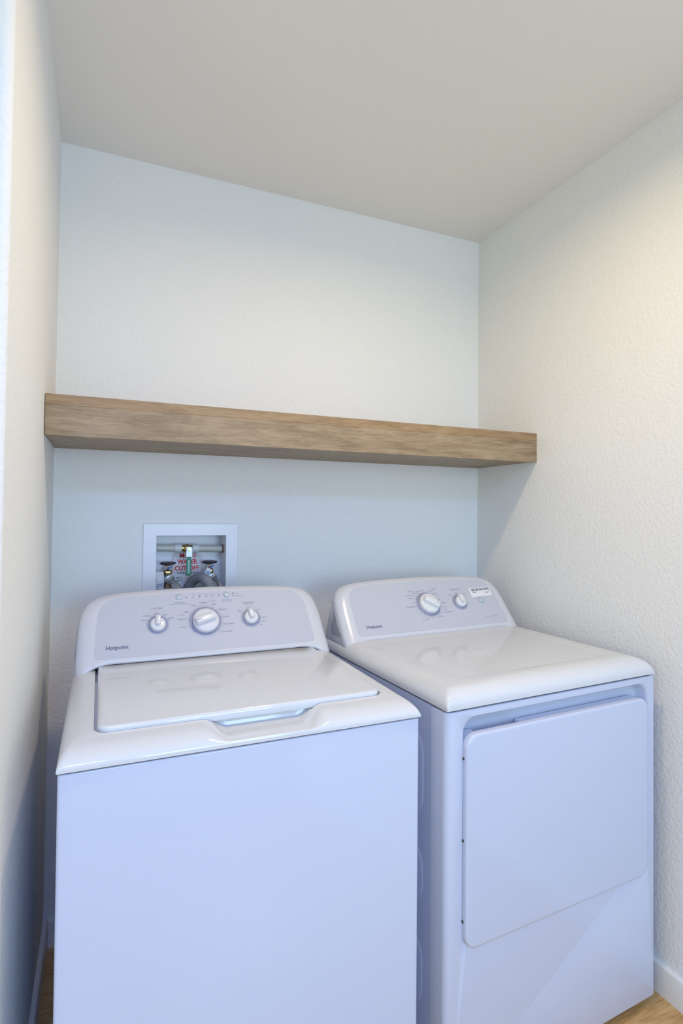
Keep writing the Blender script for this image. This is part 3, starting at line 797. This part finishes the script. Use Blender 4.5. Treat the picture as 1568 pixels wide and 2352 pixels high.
bm = prism(rrect(-0.0095, 0.0095, -0.034, 0.0105, [0.001, 0.001, 0.0095, 0.0095], 6), 0, 0.0022, None, Matrix.Translation((0, LYs, -0.003)) @ Matrix.Rotation(math.pi / 2, 4, 'X') @ Matrix.Rotation(math.radians(-2), 4, 'Z'))
lv = obj('lever', bm, M_steel, sp_)
obj('lever_nut', lathe([(0.0052, 0), (0.0052, 0.003), (0.0026, 0.0032), (0.0026, 0.005), (0, 0.005)], 6, M=Matrix.Translation((0, LYs - 0.0022, -0.003)) @ Matrix.Rotation(math.pi / 2, 4, 'X')), M_brass, lv)
Mg = Matrix.Translation((-0.0008, LYs + 0.0012, -0.003)) @ Matrix.Rotation(math.pi / 2, 4, 'X') @ Matrix.Rotation(math.radians(-1), 4, 'Z')
gout = lambda i: rrect(-0.0083 + i, 0.0083 - i, -0.0855 + i, -0.0235 - i, [0.0075 - i, 0.0075 - i, 0.001, 0.001], 6)
o = obj('lever_grip', layered(gout, [(0.0015, 0), (0, 0.0015), (0, 0.0035), (0.0015, 0.005)], None, Mg), M_green, lv)
o['label'] = 'green vinyl sleeve on the lever'
bm = bmesh.new(); prism(rrect(-0.0036, 0.0036, -0.078, -0.034, 0.001, 2), 0.0050, 0.0053, bm, Mg)
obj('grip_print', bm, M_greenprint, lv)

# two hose bibbs
def hose_bibb(x, label, bronze=True):
    t = thing('hose_bibb', label, 'water valve', (x, YB + 0.042 if bronze else YB + 0.050, 1.0425), 0, 'hose bibbs in the outlet box')
    obj('valve_body', lathe([(0.0135, 0), (0.0138, 0.005), (0.0120, 0.011), (0.0105, 0.016), (0.0105, 0.034), (0.0118, 0.044), (0.0125, 0.048)], 28), M_bronze, t)
    obj('outlet_spout', lathe([(0.0095, 0), (0.0095, 0.024)], 24, M=Matrix.Translation((0.003, -0.004, 0.032)) @ Matrix.Rotation(math.pi / 2, 4, 'X')), M_bronze, t)
    obj('bonnet_nut', lathe([(0.0125, 0.0482), (0.0140, 0.050), (0.0140, 0.0565), (0.0100, 0.0605), (0.0050, 0.062)], 6), M_brass, t, 20)
    obj('stem', lathe([(0.0030, 0.060), (0.0030, 0.078)], 16), M_brass, t)
    wh = lathe([(0.004, 0.0735), (0.010, 0.0745), (0.012, 0.0785), (0.0175, 0.0795), (0.0205, 0.0775), (0.0235, 0.0785), (0.0248, 0.0815), (0.0238, 0.0845), (0.0205, 0.0860), (0.0165, 0.0842), (0.010, 0.0848), (0.005, 0.0865), (0, 0.087)], 48,
               mod=lambda a, r: 1 + (0.075 * math.cos(7 * a) if r > 0.016 else 0))
    obj('handwheel', wh, M_wheel, t, 60)
    return t
hose_bibb(0.2062, 'bronze hose bibb with dark handwheel at the left of the outlet box')
hose_bibb(0.3440, 'hose bibb with dark handwheel behind the white tag at the right of the outlet box', False)

def washer_hose(path, nut_at, label):
    t = thing('supply_hose', label, 'hose', nut_at, 0, 'braided supply hoses')
    o = Vector(nut_at)
    P = cat([Vector(p) - o for p in path], 10)
    obj('braided_tube', tube(P, 0.0070, 18), M_braid, t, 60)
    d = (Vector(path[1]) - Vector(path[0])).normalized()
    Mn = d.to_track_quat('Z', 'Y').to_matrix().to_4x4()
    obj('coupling_nut', lathe([(0.0125, -0.016), (0.0150, -0.0145), (0.0153, -0.006), (0.0145, -0.003), (0.0098, -0.001), (0.0090, 0.006), (0.0078, 0.0065)], 28, M=Mn), M_steel, t)
washer_hose([(0.2120, YB + 0.0095, 1.0735), (0.2170, YB - 0.008, 1.0705), (0.2280, YB - 0.035, 1.0610), (0.2370, YB - 0.060, 1.0400), (0.2420, YB - 0.078, 0.990), (0.243, YB - 0.085, 0.90)], (0.2120, YB + 0.0095, 1.0735), 'braided hose curving down from the left hose bibb')
washer_hose([(0.3510, YB + 0.0150, 1.0745), (0.3550, YB - 0.004, 1.0715), (0.3610, YB - 0.028, 1.0600), (0.3640, YB - 0.050, 1.0370), (0.3655, YB - 0.066, 0.990), (0.366, YB - 0.072, 0.90)], (0.3510, YB + 0.0150, 1.0745), 'braided hose curving down from the right hose bibb')

# corrugated drain hose arching out of the box
P = cat([(0.2740, YB + 0.060, 1.0360), (0.2785, YB + 0.050, 1.0460), (0.2890, YB + 0.022, 1.0680), (0.3035, YB - 0.026, 1.0810), (0.3165, YB - 0.076, 1.0715), (0.3235, YB - 0.110, 1.0420), (0.3262, YB - 0.125, 0.996), (0.327, YB - 0.130, 0.90)], 44)
acc = [0.0]
for a, b_ in zip(P, P[1:]): acc.append(acc[-1] + (b_ - a).length)
PP = []; step = 0.0011; i = 0
s = 0.0
while s < acc[-1]:
    while acc[i + 1] < s: i += 1
    f = (s - acc[i]) / max(1e-9, acc[i + 1] - acc[i]); PP.append(P[i].lerp(P[i + 1], f)); s += step
o0 = PP[0].copy()
o = obj('drain_hose', tube([p - o0 for p in PP], lambda i: 0.0152 + 0.0017 * math.cos(2 * math.pi * i * step / 0.0078), 24), M_hose, None, 80, loc=o0)
tag(o, 'grey corrugated drain hose arching out of the outlet box', 'hose')

# warning sign on the back of the box
SIGNY = YB + BD - 0.002
sg = thing('warning_sign', 'white paper sign lettered MAIN WATER CUT-OFF in the outlet box', 'sign', (0.2755, SIGNY, 1.10))
bm = prism([(-0.052, -0.062), (0.053, -0.062), (0.053, 0.034), (0.030, 0.058), (-0.036, 0.058), (-0.047, 0.050), (-0.052, 0.036)], 0, 0.0004, None, Matrix.Rotation(math.pi / 2, 4, 'X'))
pp = obj('paper', bm, M_paper, sg)
bm = bmesh.new(); Ms = Matrix.Translation((0, -0.0008, 0)) @ Matrix.Rotation(math.pi / 2, 4, 'X')
text_into(bm, 'MAIN', 0.0010, 0.0454, 0.0523, Ms, 0, bold=0.016, height=0.0160)
text_into(bm, 'WATER', 0.0003, 0.0240, 0.0682, Ms, 0, bold=0.032, height=0.0165)
text_into(bm, 'CUT-OFF', -0.0008, 0.0018, 0.0816, Ms, 0, bold=0.032, height=0.0170)
text_into(bm, 'AVAILABLE CLEARANCE', 0.0005, -0.0138, 0.0724, Ms, 1, bold=0.025, height=0.0062)
text_into(bm, 'A', -0.0040, -0.0206, 0.0058, Ms, 1, bold=0.025, height=0.0055)
text_into(bm, 'DEPTH', -0.0270, -0.0311, 0.0207, Ms, 1, bold=0.025, height=0.0060)
text_into(bm, 'WIDTH', -0.0270, -0.0403, 0.0206, Ms, 1, bold=0.025, height=0.0060)
def bar(x0_, x1_, y0_, y1_, mi):
    vs = [bm.verts.new(Ms @ Vector(p)) for p in ((x0_, y0_, 0), (x1_, y0_, 0), (x1_, y1_, 0), (x0_, y1_, 0))]
    bm.faces.new(vs).material_index = mi
bar(-0.015, 0.020, -0.0345, -0.0341, 1); bar(-0.015, 0.020, -0.0437, -0.0433, 1)
bar(-0.0492, -0.0484, -0.0115, 0.038, 0); bar(0.0477, 0.0485, -0.0115, 0.031, 0)
bar(-0.0492, -0.0400, -0.0115, -0.0108, 0); bar(0.0405, 0.0485, -0.0115, -0.0108, 0)
obj('printed_lettering', bm, [M_red, M_black], pp)

# paper tags and blue ties hanging on the bibbs
def paper_tag(loc, label, w, h, bend, rot, lines):
    t = thing('paper_tag', label, 'tag', loc)
    t.rotation_euler = rot
    bm = bmesh.new(); n = 10
    pf = [(bend * math.sin(math.pi * k / n), -h * k / n) for k in range(n + 1)]
    loop = [(y, z) for y, z in pf] + [(y + 0.0005, z) for y, z in reversed(pf)]
    A = [bm.verts.new((-w / 2, y, z)) for y, z in loop]; B_ = [bm.verts.new((w / 2, y, z)) for y, z in loop]
    m_ = len(loop)
    for k in range(m_): bm.faces.new((A[k], A[(k + 1) % m_], B_[(k + 1) % m_], B_[k]))
    for k in range(n):
        for V in (A, B_): bm.faces.new((V[k], V[k + 1], V[m_ - 2 - k], V[m_ - 1 - k]))
    bmesh.ops.recalc_face_normals(bm, faces=bm.faces)
    obj('paper', bm, M_paper, t)
    bm = bmesh.new()
    for (x0_, x1_, j0, j1) in lines:
        ys = lambda q: bend * math.sin(math.pi * q) - 0.0009
        vs = [bm.verts.new((x, ys(q), -h * q)) for x, q in ((x0_ * w, j0), (x1_ * w, j0 - 0.03), (x1_ * w, j1 - 0.03), (x0_ * w, j1))]
        bm.faces.new(vs)
    obj('tag_print', bm, M_blueprint, t)
paper_tag((0.1790, YB + 0.030, 1.098), 'long curved white paper tag with blue lines behind the left hose bibb', 0.026, 0.058, -0.010, (0, 0, math.radians(12)),
          [(-0.5, 0.45, 0.68, 0.71), (-0.5, 0.45, 0.78, 0.80), (-0.4, 0.3, 0.86, 0.88)])
paper_tag((0.3375, YB + 0.014, 1.1060), 'small white paper tag with blue print on the right hose bibb', 0.018, 0.030, 0.0, (0, math.radians(22), 0),
          [(-0.1, 0.25, 0.35, 0.50), (0.0, 0.35, 0.55, 0.70), (-0.35, -0.2, 0.4, 0.65)])
for x, y, lab in ((0.2085, YB + 0.0375, 'blue plastic tie round the left hose bibb stem'), (0.3480, YB + 0.0455, 'blue plastic tie round the right hose bibb stem')):
    bm = bmesh.new()
    pts = [(-0.011, -0.008), (-0.003, 0.001), (0.008, 0.006), (0.0105, 0.005), (0.004, -0.003), (-0.003, -0.003)]
    prism(pts, -0.0015, 0.0015, bm, Matrix.Rotation(math.pi / 2, 4, 'X'))
    tag(obj('cable_tie', bm, M_blue, None, loc=(x, y - 0.006, 1.1095)), lab, 'cable tie', 'blue ties on the bibbs')
